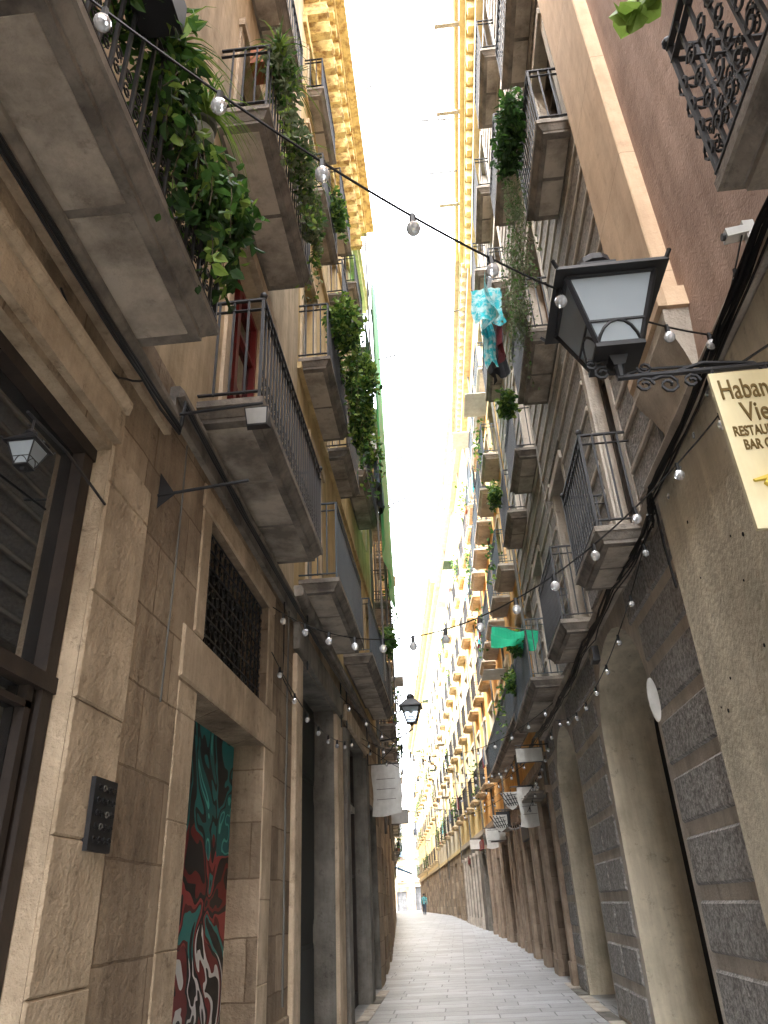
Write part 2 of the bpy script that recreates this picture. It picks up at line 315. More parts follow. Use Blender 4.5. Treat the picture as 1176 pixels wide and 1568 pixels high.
# ---------------------------------------------------------------- foliage
def foliage(name,blobs,n,size,mats,droop=.3,stems=0,asp=.6):
    mb=MB(name)
    for _ in range(n):
        c,rx,ry,rz=rng.choice(blobs)
        while True:
            a=V((rng.uniform(-1,1),rng.uniform(-1,1),rng.uniform(-1,1)))
            if a.length<=1 and rng.random()<.35+.65*a.length:break
        k=1+.35*math.sin(5*a.x+3*a.z+c[1]*3)*math.cos(4*a.y)
        q=V((c[0]+a.x*rx*k,c[1]+a.y*ry*k,c[2]+a.z*rz*k))
        leaf(mb,q,size*rng.uniform(.55,1.25),mats,asp,droop,a.z)
    for _ in range(stems):
        c,rx,ry,rz=rng.choice(blobs);q=V(c);e=q+V((rng.uniform(-1,1)*rx,rng.uniform(-1,1)*ry,rng.uniform(-.9,.9)*rz))
        mb.tube([q-V((0,0,rz*.6)),(q+e)/2+V((0,0,.03)),e],.004,STEM,3)
    return mb
def leaf(mb,q,sz,mats,asp=.6,droop=.3,up=0):
    d=V((rng.gauss(0,1),rng.gauss(0,1),rng.gauss(-droop,.7))).normalized()
    s_=d.cross(V((rng.gauss(0,1),rng.gauss(0,1),rng.gauss(0,1)))).normalized();nn=d.cross(s_)
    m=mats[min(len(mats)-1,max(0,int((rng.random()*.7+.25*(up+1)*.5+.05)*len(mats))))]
    a=q;b=q+d*sz*.35+s_*sz*asp*.5+nn*sz*.1;b2=q+d*sz*.7+s_*sz*asp*.36+nn*sz*.06;c=q+d*sz-nn*sz*.08
    e=q+d*sz*.35-s_*sz*asp*.5+nn*sz*.1;e2=q+d*sz*.7-s_*sz*asp*.36+nn*sz*.06
    mb.poly([a,b,b2,c],m);mb.poly([a,c,e2,e],m)
def vine(mb,q,L,size,mats,step=.035,sw=.05):
    q=V(q);pts=[q.copy()];dx,dy=rng.uniform(-sw,sw),rng.uniform(-sw,sw);t=0
    while t<L:
        t+=step;q=q+V((dx*step*3+rng.gauss(0,.008),dy*step*3+rng.gauss(0,.008),-step));pts.append(q.copy())
        if rng.random()<.9:leaf(mb,q+V((rng.gauss(0,.025),rng.gauss(0,.025),0)),size*rng.uniform(.6,1.3),mats,.7,.6,rng.uniform(-1,1))
    mb.tube(pts[::3] if len(pts)>6 else pts,.0035,STEM,3)
def blades(mb,c,n,L,mats):
    for _ in range(n):
        an=rng.uniform(0,2*math.pi);d=V((math.cos(an),math.sin(an),0));l=L*rng.uniform(.6,1.15);w_=rng.uniform(.006,.013);sd_=V((-d.y,d.x,0))
        pts=[];up=rng.uniform(.5,1.1)
        for i in range(6):
            t=i/5;pts.append(V(c)+d*l*.8*t+V((0,0,l*(up*t-1.5*t*t))))
        m=rng.choice(mats)
        for i in range(5):
            w0=w_*(1-i/5);w1=w_*(1-(i+1)/5)
            mb.poly([pts[i]-sd_*w0,pts[i]+sd_*w0,pts[i+1]+sd_*w1,pts[i+1]-sd_*w1],m)
def cloth(mb,T,u0,u1,z0,z1,m,amp=.04,k=9,nu=16,nv=8):
    ph=rng.uniform(0,6)
    def f(i,j):
        a=i/nu;b=j/nv
        return T(u0+(u1-u0)*a+.02*math.sin(7*b+ph),amp*math.sin(k*a+ph+b*2)*(.3+b)+.01*math.sin(25*a),z1+(z0-z1)*b+.03*math.sin(4*a+ph)*b)
    for i in range(nu):
        for j in range(nv):
            mb.poly([f(i,j),f(i+1,j),f(i+1,j+1),f(i,j+1)],m)
# ---------------------------------------------------------------- building shell
def shell(mb,T,L,H,back=7,m=DSTONE):
    mb.poly([T(0,0,H),T(L,0,H),T(L,-back,H),T(0,-back,H)],m)
    mb.poly([T(0,-.01,-.5),T(0,-back,-.5),T(0,-back,H),T(0,-.01,H)],m)
    mb.poly([T(L,-.01,-.5),T(L,-back,-.5),T(L,-back,H),T(L,-.01,H)],m)
    mb.poly([T(0,-back,-.5),T(L,-back,-.5),T(L,-back,H),T(0,-back,H)],m)
def cornice(mb,T,L,H,m,out=.6,dent=True,u0=0):
    mb.box(T,u0,L,-.01,out*.4,H-.75,H-.5,m);mb.box(T,u0,L,-.01,out*.75,H-.2,H-.05,m);mb.box(T,u0,L,-.01,out,H-.05,H+.1,m)
    if dent:
        n=int((L-u0)/.4)
        for i in range(n):
            u=u0+.1+i*.4;mb.box(T,u,u+.18,-.01,out*.7,H-.48,H-.201,m)
def generic(name,side,p0,p1,H,floors,wm,bm,trim,seed,wide=2.3,bd=.5,zb=4.4,long_=(),plants=.3,laundry=.2,slm=SLAB,iron=IRON,eave=.6,pier=None):
    rg=random.Random(seed);T,L=frame(p0,p1,side);E=empty(name)
    g=gz((p0[1]+p1[1])/2);nb=max(1,int(L/wide));cs=[L*(i+.5)/nb for i in range(nb)]
    ops=[];gops=[]
    for c in cs:
        ww=rg.choice((.5,.62,.74,.82));gops.append((c-ww,c+ww,g-.2,g+rg.choice((2.5,2.8,3.1,3.4)),rg.choice(('door','french',METS,METS,DRK,WOOD,SHG)),rg.choice((.2,.35,.5)),bm))
    ops+=gops;wins=[]
    for fi,z in enumerate(floors):
        hh=2.5 if fi<2 else 2.1
        if z+hh>H-.8:continue
        for c in cs:
            o=(c-.52,c+.52,z+.03,z+hh,rg.choice(('french','french','french',SHG,SHB,SHW)),.22);ops.append(o);wins.append((o,fi,z,c))
    wl=MB('walls');sheet(wl,T,0,L,-.5,H,ops,lambda z:bm if z<zb else wm,.25,trim,(zb,));shell(wl,T,L,H)
    cornice(wl,T,L,H,trim,eave,L<14)
    wl.box(T,.01,L-.01,-.01,.07,zb-.08,zb+.12,pier or trim)
    if pier:
        for i,o in enumerate(gops):
            if rg.random()<.75:
                for u in (o[0]-.3,o[1]+.02):
                    wl.cbox(T,u,u+.28,-.01,.09,-.5,zb-.75,pier);wl.box(T,u-.03,u+.31,-.01,.12,-.5,g+rg.uniform(.25,.5),pier);wl.box(T,u-.04,u+.32,-.01,.14,zb-.749,zb-.6,pier)
            k=rg.random()
            if k<.25: wl.box(T,o[0]-.1,o[1]+.1,.0,.45,o[3]+.12,o[3]+.17,SLAB)
            elif k<.6:
                wl.box(T,o[0]-.05,o[1]+.05,.0,.1,o[3]+.12,o[3]+.5,rg.choice((IRON,WHT,SHG,REDW)))
    wl.done(E)
    wn=MB('windows_and_doors');fr=rg.choice((WOOD,WHW,GWOOD,WOOD))
    for o in ops:fill(wn,T,o,fr)
    for o,fi,z,c in wins:surround(wn,T,o[0],o[1],o[2],o[3],trim)
    for u in (.12,L*.5+rg.uniform(-.3,.3)): wn.tube([T(u,.07,3+rg.random()),T(u,.07,H-.8)],.04,GCAB,6)
    wn.done(E)
    bl=MB('balconies');pl=MB('balcony_plants');ld=MB('hanging_laundry')
    for fi,z in enumerate(floors):
        if fi in long_:
            balcony(bl,T,.3,L-.3,z,bd,1.05,iron,SLAB)
    for o,fi,z,c in wins:
        if fi not in long_:
            q=rg.uniform(.72,.88);balcony(bl,T,c-q,c+q,z,bd*(1 if fi<3 else .7),1.0,iron,slm,slm if slm!=SLAB else SOFF,sp=.16)
        if rg.random()<plants:
            for _ in range(rg.randint(40,110)):
                q=T(c+rg.uniform(-.8,.8),bd+rg.gauss(0,.1),z+rg.choice((.25,1.0,.8))+rg.gauss(0,.22));leaf(pl,q,.13,(L1,L2,L2,L3),.6,.4,rg.uniform(-1,1))
            pl.box(T,c-.3,c+.1,bd-.2,bd-.06,z+.02,z+.2,TERR)
        if rg.random()<laundry:
            u=c-.7
            for _ in range(3):
                k=rg.uniform(.25,.45);tt=lambda a,b,zz:T(a,bd+.12+b,zz);cloth(ld,tt,u,u+k,z+rg.uniform(.1,.4),z+1.0,rg.choice((WHT,WHT,CLT,CLR,CLB,CLK)),.03,8,6,4);u+=k+.05
        if rg.random()<.15:
            pl.box(T,c-.6,c+.6,.1,bd+.3,z+2.2,z+2.22,rg.choice((SHW,SHG,WHT)))
    bl.done(E);pl.done(E);ld.done(E)
    return E
# ================================================================ ground
mb=MB('stone_paved_street')
ys=[-40,0,8,14,20,28,36,44,52,60.1,80,130,300,900]
for i in range(len(ys)-1):
    a,b=ys[i],ys[i+1];mb.poly([(-400,a,gz(a)),(400,a,gz(a)),(400,b,gz(b)),(-400,b,gz(b))],PAVE)
mb.done()
mb=MB('gutter_stones')
for x0,x1,m in ((-1.8,-1.6,DSTONE),(1.98,2.2,DSTONE)):
    for i in range(0,20):
        y=-2+i;z=gz(y+.5)
        mb.box(W,x0+.005,x1,y+.005,y+.995,gz(y)-.05,z+.012,BAND if i%3 else DSTONE)
mb.done()
# ================================================================ LEFT near building (stone)
TL=lambda u,n,z:V((-1.8+n,u,z))
E=empty('stone_apartment_building')
ops=[(-1.5,3.4,-.2,4.0,'shop',.22,JAMB),
     (5.2,7.3,-.2,3.05,GRAF,.32,STONE),(5.25,7.3,3.45,4.5,DRK,.3,STONE),
     (.6,2.0,4.95,7.6,'french',.25,CRE),
     (5.3,6.9,5.25,8.1,'french',.25,CRE),
     (1.0,2.2,8.65,11,'french',.25,CRE),(5.0,6.1,8.65,11.1,'french',.25,CRE),
     (1.0,2.2,12.65,15,'french',.25,CRE),(5.0,6.1,12.65,15,'french',.25,CRE),(5.0,6.1,16.3,18.2,SHG,.25,CRE)]
wl=MB('walls')
sheet(wl,TL,-12,8.6,-.5,20,ops,lambda z:STONE if z<5.1 else CRE,.25,CRE,(5.1,))
wl.poly([TL(-12,0,20),TL(8.6,0,20),TL(8.6,-8,20),TL(-12,-8,20)],DSTONE)
wl.poly([TL(-12,0,-.5),TL(-12,-8,-.5),TL(-12,-8,20),TL(-12,0,20)],DSTONE)
wl.poly([TL(8.6,-.3,4.6),TL(8.6,-8,4.6),TL(8.6,-8,20),TL(8.6,-.3,20)],DSTONE)
z=-.3
while z<4.03:
    h=min(rng.uniform(.5,.78),4.04-z)
    if 4.04-z-h<.2:h=4.04-z
    wl.cbox(TL,3.405,3.98+rng.uniform(-.01,.01),-.01,.018+rng.uniform(-.003,.003),z+.0015,z+h-.0015,JAMB,.01);z+=h
for (u0,u1,top) in ((4.82,5.198,3.04),(7.302,7.68,3.04)):
    z=-.3
    while z<top-.05:
        h=min(rng.uniform(.5,.85),top-z)
        if top-z-h<.2:h=top-z
        wl.cbox(TL,u0,u1,-.01,.01+rng.uniform(-.003,.003),z+.0015,z+h-.0015,JAMB,.007);z+=h
wl.cbox(TL,4.8,6.2,-.01,.022,3.06,3.44,JAMB);wl.cbox(TL,6.204,7.72,-.01,.02,3.06,3.44,JAMB)
wl.box(TL,-6,3.42,-.01,.05,4.05,4.25,JAMB);wl.cbox(TL,-6,3.42,-.01,.1,4.251,4.34,JAMB,.03)
wl.box(TL,-6,4.1,-.01,.05,4.58,4.68,JAMB);wl.cbox(TL,-6,4.12,-.01,.1,4.681,4.78,SLAB,.03)
wl.box(TL,4.12,8.6,-.01,.05,4.8,4.92,SLAB);wl.cbox(TL,4.12,8.6,-.01,.1,4.921,5.02,SLAB,.03)
wl.cbox(TL,5.02,5.24,-.01,.014,3.46,4.5,JAMB);wl.cbox(TL,7.31,7.55,-.01,.014,3.46,4.5,JAMB);wl.cbox(TL,5.0,7.56,-.01,.02,4.51,4.72,JAMB)
wl.cbox(TL,4.02,4.78,-.01,.03,-.3,.7,STONE)
wl.cbox(TL,7.72,8.58,-.01,.03,-.3,.7,STONE)
cornice(wl,lambda u,n,z:TL(u-12,n,z),20.6,20,CRE,.8)
wl.done(E)
wn=MB('windows_and_doors')
for o in ops[1:]: fill(wn,TL,o,REDW if o[0]==5.3 else WOOD)
for o in ops[3:]: surround(wn,TL,*o[:4],JAMB)
wn.poly([TL(-1.5,-.16,-.2),TL(3.4,-.16,-.2),TL(3.4,-.16,4),TL(-1.5,-.16,4)],GLS)
for u in (3.29,1.0): wn.box(TL,u,u+.1,-.159,-.09,-.2,4,WOOD)
wn.box(TL,-1.5,3.4,-.159,-.08,2.58,2.66,WOOD);wn.box(TL,-1.5,3.4,-.159,-.08,3.92,4.0,WOOD);wn.box(TL,-1.5,3.4,-.159,-.085,-.2,.6,WOOD)
wn.box(TL,3.2,3.25,-.158,-.11,.6,2.58,WOOD);wn.box(TL,1.1,3.25,-.158,-.11,2.48,2.51,WOOD)
for i in range(15):
    u=5.25+i*.146;wn.box(TL,u-.009,u+.009,-.1,-.085,3.45,4.5,IRON)
for i in range(8):
    z=3.45+i*.15;wn.box(TL,5.25,7.3,-.083,-.07,z-.006,z+.006,IRON)
for i in range(14):
    for j in range(7):
        u=5.25+(i+.5)*.146;z=3.45+(j+.5)*.15;scroll(wn,lambda a,b:TL(u+a,-.068,z+b),.06,IRON,.006,1.0,0,1 if (i+j)%2 else -1)
wn.done(E)
bl=MB('balconies')
balcony(bl,TL,-.6,3.5,4.95,.55,1.08,near=True)
balcony(bl,TL,4.65,7.6,5.28,.55,1.08,near=True)
balcony(bl,TL,4.4,6.8,8.75,.55,1.05);balcony(bl,TL,.6,2.7,8.7,.5,1.05)
balcony(bl,TL,4.6,6.6,12.6,.45,1.0);balcony(bl,TL,.6,2.7,12.6,.45,1.0);balcony(bl,TL,4.6,6.6,16.2,.4,1.0)
bl.done(E)
mb=MB('intercom_panel')
mb.box(TL,3.7,3.96,.0,.04,1.9,2.24,IRON)
for i in range(4):
    for j in range(5):
        u=3.73+i*.058;z=1.93+j*.06;scroll(mb,lambda a,b:TL(u+a+.02,.044,z+b+.02),.022,GCAB if (i*j)%3==1 else IRON,.004,1)
mb.done()
mb=MB('iron_sign_bracket')
mb.tube([TL(4.12,0,4.1),TL(4.12,.62,4.16)],.012,IRON,6);mb.poly([TL(4.12,.002,4.0),TL(4.12,.002,4.28),TL(4.12,.12,4.1)],IRON)
mb.tube([TL(4.1,0,4.74),TL(4.1,.7,4.78)],.012,IRON,6);mb.done()
mb=MB('floodlight')
def TF(u,n,z): return V((-1.19+u*.75,4.32+n*.75,4.82+z*.75))
mb.hexa([TF(-.1,-.05,-.12),TF(.1,-.05,-.12),TF(.12,.06,-.1),TF(-.12,.06,-.1),TF(-.12,-.1,.06),TF(.12,-.1,.06),TF(.1,.05,.1),TF(-.1,.05,.1)],IRON)
mb.poly([TF(-.09,-.055,-.105),TF(.09,-.055,-.105),TF(.105,-.103,.045),TF(-.105,-.103,.045)],PLAST)
mb.tube([TF(0,.1,.1),TF(0,.25,.2),TF(-.1,.5,.4)],.012,IRON,5);mb.done()
mb=MB('globe_wall_lamp')
mb.ball((-1.32,3.0,6.2),.1,PLAST,16,10);mb.tube([(-1.32,3,6.28),(-1.32,3,6.34)],.11,GCAB,12);mb.tube([(-1.32,3,6.34),(-1.5,3,6.45),(-1.8,3,6.3)],.012,IRON,6);mb.done()
mb=MB('wall_cables')
def run(mb,pts,r,m,sag=.03,jit=.008,n=5):
    out=[]
    for a,b in zip(pts[:-1],pts[1:]):
        a=V(a);b=V(b);k=max(4,int((b-a).length/.35))
        for i in range(k):
            t=i/k;out.append(a.lerp(b,t)+V((rng.gauss(0,jit*.3),0,-sag*4*t*(1-t)+rng.gauss(0,jit*.5))))
    out.append(V(pts[-1]));mb.tube(out,r,m,n)
for dz in (0,.03,.055):
    run(mb,[(-1.68,-1,4.52+dz),(-1.68,2,4.5+dz),(-1.69,4.1,4.58+dz),(-1.69,4.15,4.84+dz),(-1.69,8.5,4.84+dz),(-1.66,14,5.0+dz),(-1.66,19,5.1+dz)],.011,CAB)
run(mb,[(-1.72,2.5,4.36),(-1.72,2.9,4.3),(-1.72,3.2,4.36),(-1.69,3.5,4.58)],.007,CAB,.02)
run(mb,[(-1.78,4.5,4.75),(-1.78,4.5,3.6),(-1.78,4.48,2.8)],.007,GCAB,.0)
run(mb,[(-1.77,8.2,4.8),(-1.77,8.2,3.0),(-1.77,8.25,.8)],.012,GCAB,.0)
run(mb,[(-1.76,7.9,4.8),(-1.76,7.9,3.9),(-1.76,8.5,3.8)],.008,CAB,.0)
for u in (9.2,12.3,13.0,16.3): run(mb,[(-1.73,u,5.1),(-1.73,u,4.2+rng.random()*.3)],.012,CAB,0)
mb.done()
# ================================================================ LEFT second building
E=empty('ochre_apartment_building')
ops=[(9.0,11.9,-.2,4.45,'door',.35,DSTONE),(13.4,16.0,-.2,4.5,'french',.3,DSTONE),(17.0,18.3,-.2,3.6,METS,.3,DSTONE)]
wins=[(9.5,10.6,5.5,8.1),(14.2,15.3,5.8,8.3),(8.9,10.0,9.1,11.6),(14.6,15.7,10.3,12.7),(17.2,18.2,5.9,8.3),(11.6,12.5,9.1,11.6),(17.2,18.2,10.3,12.7)]
wins+=[(a,a+1.05,z,z+2.2) for a in (9.2,11.8,14.5,17.1) for z in (13.3,16.4)]
ops+=[(*q,'french',.22,OCH) for q in wins]
wl=MB('walls');sheet(wl,TL,8.601,19,-.5,20,ops,lambda z:STONE if z<5.3 else OCH,.25,OCH,(5.3,))
TB=lambda u,n,z:TL(u+8.6,n,z)
shell(wl,TB,10.4,20,8)
for a,b,c in ((8.62,8.99,4.4),(11.91,12.5,4.4),(12.95,13.38,4.4),(16.02,16.5,4.4)): wl.cbox(TL,a,b,-.01,.06,-.3,c,JAMB if a<12 else DSTONE)
wl.cbox(TL,8.62,12.5,-.01,.08,4.46,4.8,DSTONE);wl.cbox(TL,12.95,16.5,-.01,.08,4.52,4.8,JAMB)
wl.cbox(TL,8.61,19,-.01,.12,5.15,5.3,SLAB,.03)
for z in (9.0,13.1,16.2): wl.box(TL,8.61,19,-.01,.06,z-.12,z,OCH)
wl.done(E)
wn=MB('windows_and_doors')
for o in ops: fill(wn,TL,o,GWOOD if o[0] in(9.0,) else rng.choice((WOOD,WHW,WOOD)))
for q in wins: surround(wn,TL,*q,CRE)
wn.box(TL,13.4,16,-.279,-.2,3.3,3.42,WHW)
wn.done(E)
cr=MB('gilded_cornice')
cornice(cr,TB,7.1,20,GOLD,.85);cornice(cr,TB,10.4,20,CRE,.35,False,7.11)
for i in range(17):
    u=.1+i*.4;cr.box(TB,u,u+.16,.0,.5,18.75,19.2,GOLD);cr.ball(TB(u+.08,.42,19.12),.1,GOLD,6,5)
    for k in range(3): scroll(cr,lambda a,b:TB(u+.08+a,.52,18.9+b),.09,GOLD,.02,1.1,k*2,1)
cr.box(TB,0,7.1,-.01,.08,18.3,18.7,GOLD)
cr.done(E)
bl=MB('balconies')
balcony(bl,TL,8.9,11.8,5.5,.55,1.15,IRONB);balcony(bl,TL,13.2,16.9,5.8,.55,1.1,IRONB)
balcony(bl,TL,8.65,10.8,9.1,.5,1.1);balcony(bl,TL,13.8,16.6,10.25,.5,1.1);balcony(bl,TL,11.2,12.9,9.1,.45,1.05)
for a in (9.2,11.8,14.5,17.1):
    for z in (13.25,16.35): balcony(bl,TL,a-.35,a+1.4,z,.4,1.0)
balcony(bl,TL,17.0,18.6,5.9,.5,1.05)
bl.done(E)
mb=MB('green_scaffold_netting')
TN=lambda u,n,z:V((-1.12-.02*(u-15.5)+n,u,z))
cloth(mb,TN,15.6,20,9.2,19.7,NET,.05,11,30,30)
for z in (10.5,13,15.5,18): mb.tube([TN(15.6,-.1,z),TN(20,-.1,z)],.02,GCAB,5)
for u in (15.6,17.8,20): mb.tube([TN(u,-.1,5.9),TN(u,-.1,19.9)],.025,GCAB,5)
mb.done()
generic('cream_apartment_building','L',(-1.8,19.01),(-2.15,25.4),15.6,(5.9,9.4,12.3),CRE,STONE,BAND,3,plants=.5,laundry=.35,eave=.5)
generic('yellow_apartment_building','L',(-2.15,25.41),(-2.8,34.5),15,(6.0,9.5,12.1),YEL,BRN,CRE,4,plants=.4,eave=.5)
generic('pale_apartment_building','L',(-2.8,34.51),(-4.3,55.6),15,(6.0,9.6,12.2),PAL,STONE,CRE,5,plants=.4,eave=.5)
generic('cream_apartment_building','L',(-4.3,55.61),(-6.6,80),14,(5,8.5,11.2),CRE,STONE,BAND,6,eave=.4)
generic('yellow_apartment_building','L',(-6.6,80.01),(-9.9,120),14,(5,8.5,11.2),YEL,STONE,CRE,8,eave=.4)
# ================================================================ RIGHT near building
TR=lambda u,n,z:V((2.2-n,u,z))
E=empty('pink_stucco_building')
ops=[(.9,2.0,4.7,7.2,'french',.25,PNK),(.9,2.0,8.9,11.2,'french',.25,PNK)]
wl=MB('walls');sheet(wl,TR,-12,5.65,-.5,20,ops,lambda z:BEI if z<4.8 else PNK,.25,PNK,(4.8,))
wl.poly([TR(-12,0,20),TR(5.65,0,20),TR(5.65,-8,20),TR(-12,-8,20)],DSTONE);wl.poly([TR(-12,0,-.5),TR(-12,-8,-.5),TR(-12,-8,20),TR(-12,0,20)],DSTONE)
wl.cbox(TR,4.62,5.66,-.01,.14,5.9,19.9,PEA)
# rounded corbel under the pilaster
pr=[(5.05,.03),(5.2,.05),(5.35,.1),(5.5,.17),(5.6,.2),(5.7,.2)]
for (z0,n0),(z1,n1) in zip(pr[:-1],pr[1:]):
    a0=.15*(5.7-z0)/.65;a1=.15*(5.7-z1)/.65
    wl.hexa([TR(4.56+a0,-.01,z0),TR(5.72-a0,-.01,z0),TR(5.72-a0,n0,z0),TR(4.56+a0,n0,z0),TR(4.56+a1,-.01,z1),TR(5.72-a1,-.01,z1),TR(5.72-a1,n1,z1),TR(4.56+a1,n1,z1)],BAND)
wl.cbox(TR,4.52,5.76,-.01,.22,5.701,5.899,PEA,.05)
wl.cbox(TR,-4,6.0,-.01,.12,-.3,4.78,BEI,.02)
wl.box(TR,-4,6.1,-.01,.15,4.79,4.88,BAND);wl.cbox(TR,-4,6.1,-.01,.19,4.881,4.97,BAND,.04)
for _ in range(16):
    y_,z_=rng.uniform(4.4,5.95),rng.uniform(1.0,4.5);wl.tube([TR(y_,.118,z_),TR(y_,.123,z_)],rng.uniform(.008,.018),DRK,6)
wl.done(E)
wn=MB('windows');[fill(wn,TR,o,WOOD) for o in ops];wn.done(E)
bl=MB('scrollwork_balcony')
balcony(bl,TR,.3,2.45,4.55,.72,1.1,near=True,sp=.13)
for i in range(15):
    u=.4+i*.145
    for z in (4.78,4.95,5.12,5.3):
        scroll(bl,lambda a,b:TR(u+a,.69,z+b),.065,IRON,.009,1.3,i,1 if i%2 else -1)
for i in range(5):
    n=.08+i*.14
    for z in (4.78,4.95,5.12,5.3):
        scroll(bl,lambda a,b:TR(2.43,n+a,z+b),.06,IRON,.009,1.3,i,1 if i%2 else -1)
bl.done(E)
# ================================================================ RIGHT grooved building
E=empty('banded_stone_building')
arch=[(7.95,10.8,3.45,4.6),(13.3,16.0,3.4,4.5)]
ops=[(a,b,-.2,t,DRK if i==0 else METS,.75,BEI) for i,(a,b,s_,t) in enumerate(arch)]
wins=[(6.95,7.75,5.0,8.0),(10.1,11.2,5.0,7.7),(13.6,14.7,5.1,7.7),(16.0,16.9,5.1,7.7),(6.1,7.1,10.25,12.6),(8.9,10.1,9.25,11.8),(12.2,13.2,9.25,11.8),(14.8,15.8,9.25,11.8)]
wins+=[(a,a+1.0,z,z+2.1) for a in (6.2,9,12.2,14.8) for z in (13.6,16.7)]
ops+=[(*q,rng.choice(('french','french',SHG,SHB)) if q[0]!=6.95 else 'french',.22,BAND) for q in wins]
wl=MB('walls');sheet(wl,TR,5.66,17.3,-.5,20,ops,lambda z:BAND if z<4.9 else GRB,.25,BAND,(4.9,))
TC=lambda u,n,z:TR(u+5.66,n,z);shell(wl,TC,11.64,20,8);cornice(wl,TC,11.64,20,YEL,.5)
for a,b,s_,t in arch: archfill(wl,TR,a,b,s_,t,.75,BAND,BEI)
wl.box(TR,6.0,17.3,-.01,.1,4.76,4.85,BAND);wl.cbox(TR,6.0,17.3,-.01,.14,4.851,4.93,BAND,.04)
wl.done(E)
pn=MB('rough_panels')
rows=[];z=.05
while z<4.65:
    rows.append((z,min(z+.42,4.72)));z+=.53
def inarch(u,z):
    for a,b,s_,t in arch:
        c=(a+b)/2;hw=(b-a)/2+.14
        if abs(u-c)<hw:
            if z<s_ or ((u-c)/hw)**2+((z-s_)/(t-s_+.14))**2<1:return True
    return False
for (z0,z1) in rows:
    u=6.12;run_=None
    while u<17.2:
        bad=inarch(u,z0) or inarch(u,z1)
        if not bad and run_ is None: run_=u
        if (bad or u>17.1) and run_ is not None:
            if u-run_>.15:
                k=max(1,round((u-run_)/1.3));w_=(u-run_)/k
                for i in range(k):
                    a=run_+i*w_+.03;b=run_+(i+1)*w_-.03
                    pn.hexa([TR(a,-.005,z0),TR(b,-.005,z0),TR(b,-.005,z1),TR(a,-.005,z1),TR(a+.03,.025,z0+.03),TR(b-.03,.025,z0+.03),TR(b-.03,.025,z1-.03),TR(a+.03,.025,z1-.03)],PANL)
            run_=None
        u+=.05
z=5.15
while z<19:
    z1=z+.29
    blk=sorted([(q[0]-.18,q[1]+.18) for q in wins if not(q[3]+.2<z or q[2]-.1>z1)])
    u=5.78
    for a,b in blk+[(17.2,18)]:
        if a-u>.12:
            pn.box(TR,u,a,-.005,.03,z,z1,GRNP)
            pn.cbox(TR,u,a,-.005,.05,z1+.025,z1+.1,BAND,.015)
        u=max(u,b)
    z+=.42
pn.done(E)
wn=MB('windows_and_doors')
for o in ops: fill(wn,TR,o,WOOD)
for q in wins: surround(wn,TR,*q,BAND)
wn.done(E)
bl=MB('balconies')
balcony(bl,TR,6.65,8.05,4.85,.56,1.1,near=True);balcony(bl,TR,9.8,11.5,5.0,.5,1.12)
balcony(bl,TR,13.1,17.25,5.1,.62,1.1,IRONB)
balcony(bl,TR,5.9,7.4,10.2,.45,1.05);balcony(bl,TR,8.6,10.4,9.2,.5,1.05);balcony(bl,TR,11.9,13.5,9.2,.45,1.05);balcony(bl,TR,14.4,16.2,9.2,.45,1.05)
for a in (6.2,9,12.2,14.8):
    for z in (13.55,16.65): balcony(bl,TR,a-.35,a+1.35,z,.4,1.0)
bl.done(E)
generic('orange_apartment_building','R',(2.2,17.31),(1.95,28),20.5,(5.6,9.3,12.8,15.8),ORG,BRN,CRE,11,long_=(0,),wide=2.1,bd=.5,iron=IRONB,plants=.3,laundry=.2,eave=.6,pier=BRP,slm=BAND)
generic('yellow_apartment_building','R',(1.95,28.01),(1.4,36),21.5,(5.8,9.3,12.8,16),ORG,BRN,PAL,12,wide=2.6,bd=.38,plants=.3,eave=.7,pier=BRP,slm=CRE)
generic('pale_apartment_building','R',(1.4,36.01),(.4,48),22,(5.8,9.3,12.8,16),YEL,DSTONE,PAL,13,wide=2.9,bd=.38,plants=.3,eave=.8,pier=BAND,slm=CRE)
generic('cream_apartment_building','R',(.4,48.01),(-1.45,70),22,(5.8,9.3,12.8,16),PAL,STONE,YEL,14,wide=3.4,bd=.35,plants=.3,eave=.8,slm=CRE)
generic('pale_apartment_building','R',(-1.45,70.01),(-5.2,112),22,(5,8.5,12,15),YEL,STONE,CRE,15,wide=3.6,bd=.35,eave=.8,slm=CRE)
generic('background_building','R',(-5,135),(-25,128),16,(5,8.5,12),CRE,STONE,PAL,16,wide=3,eave=.4)
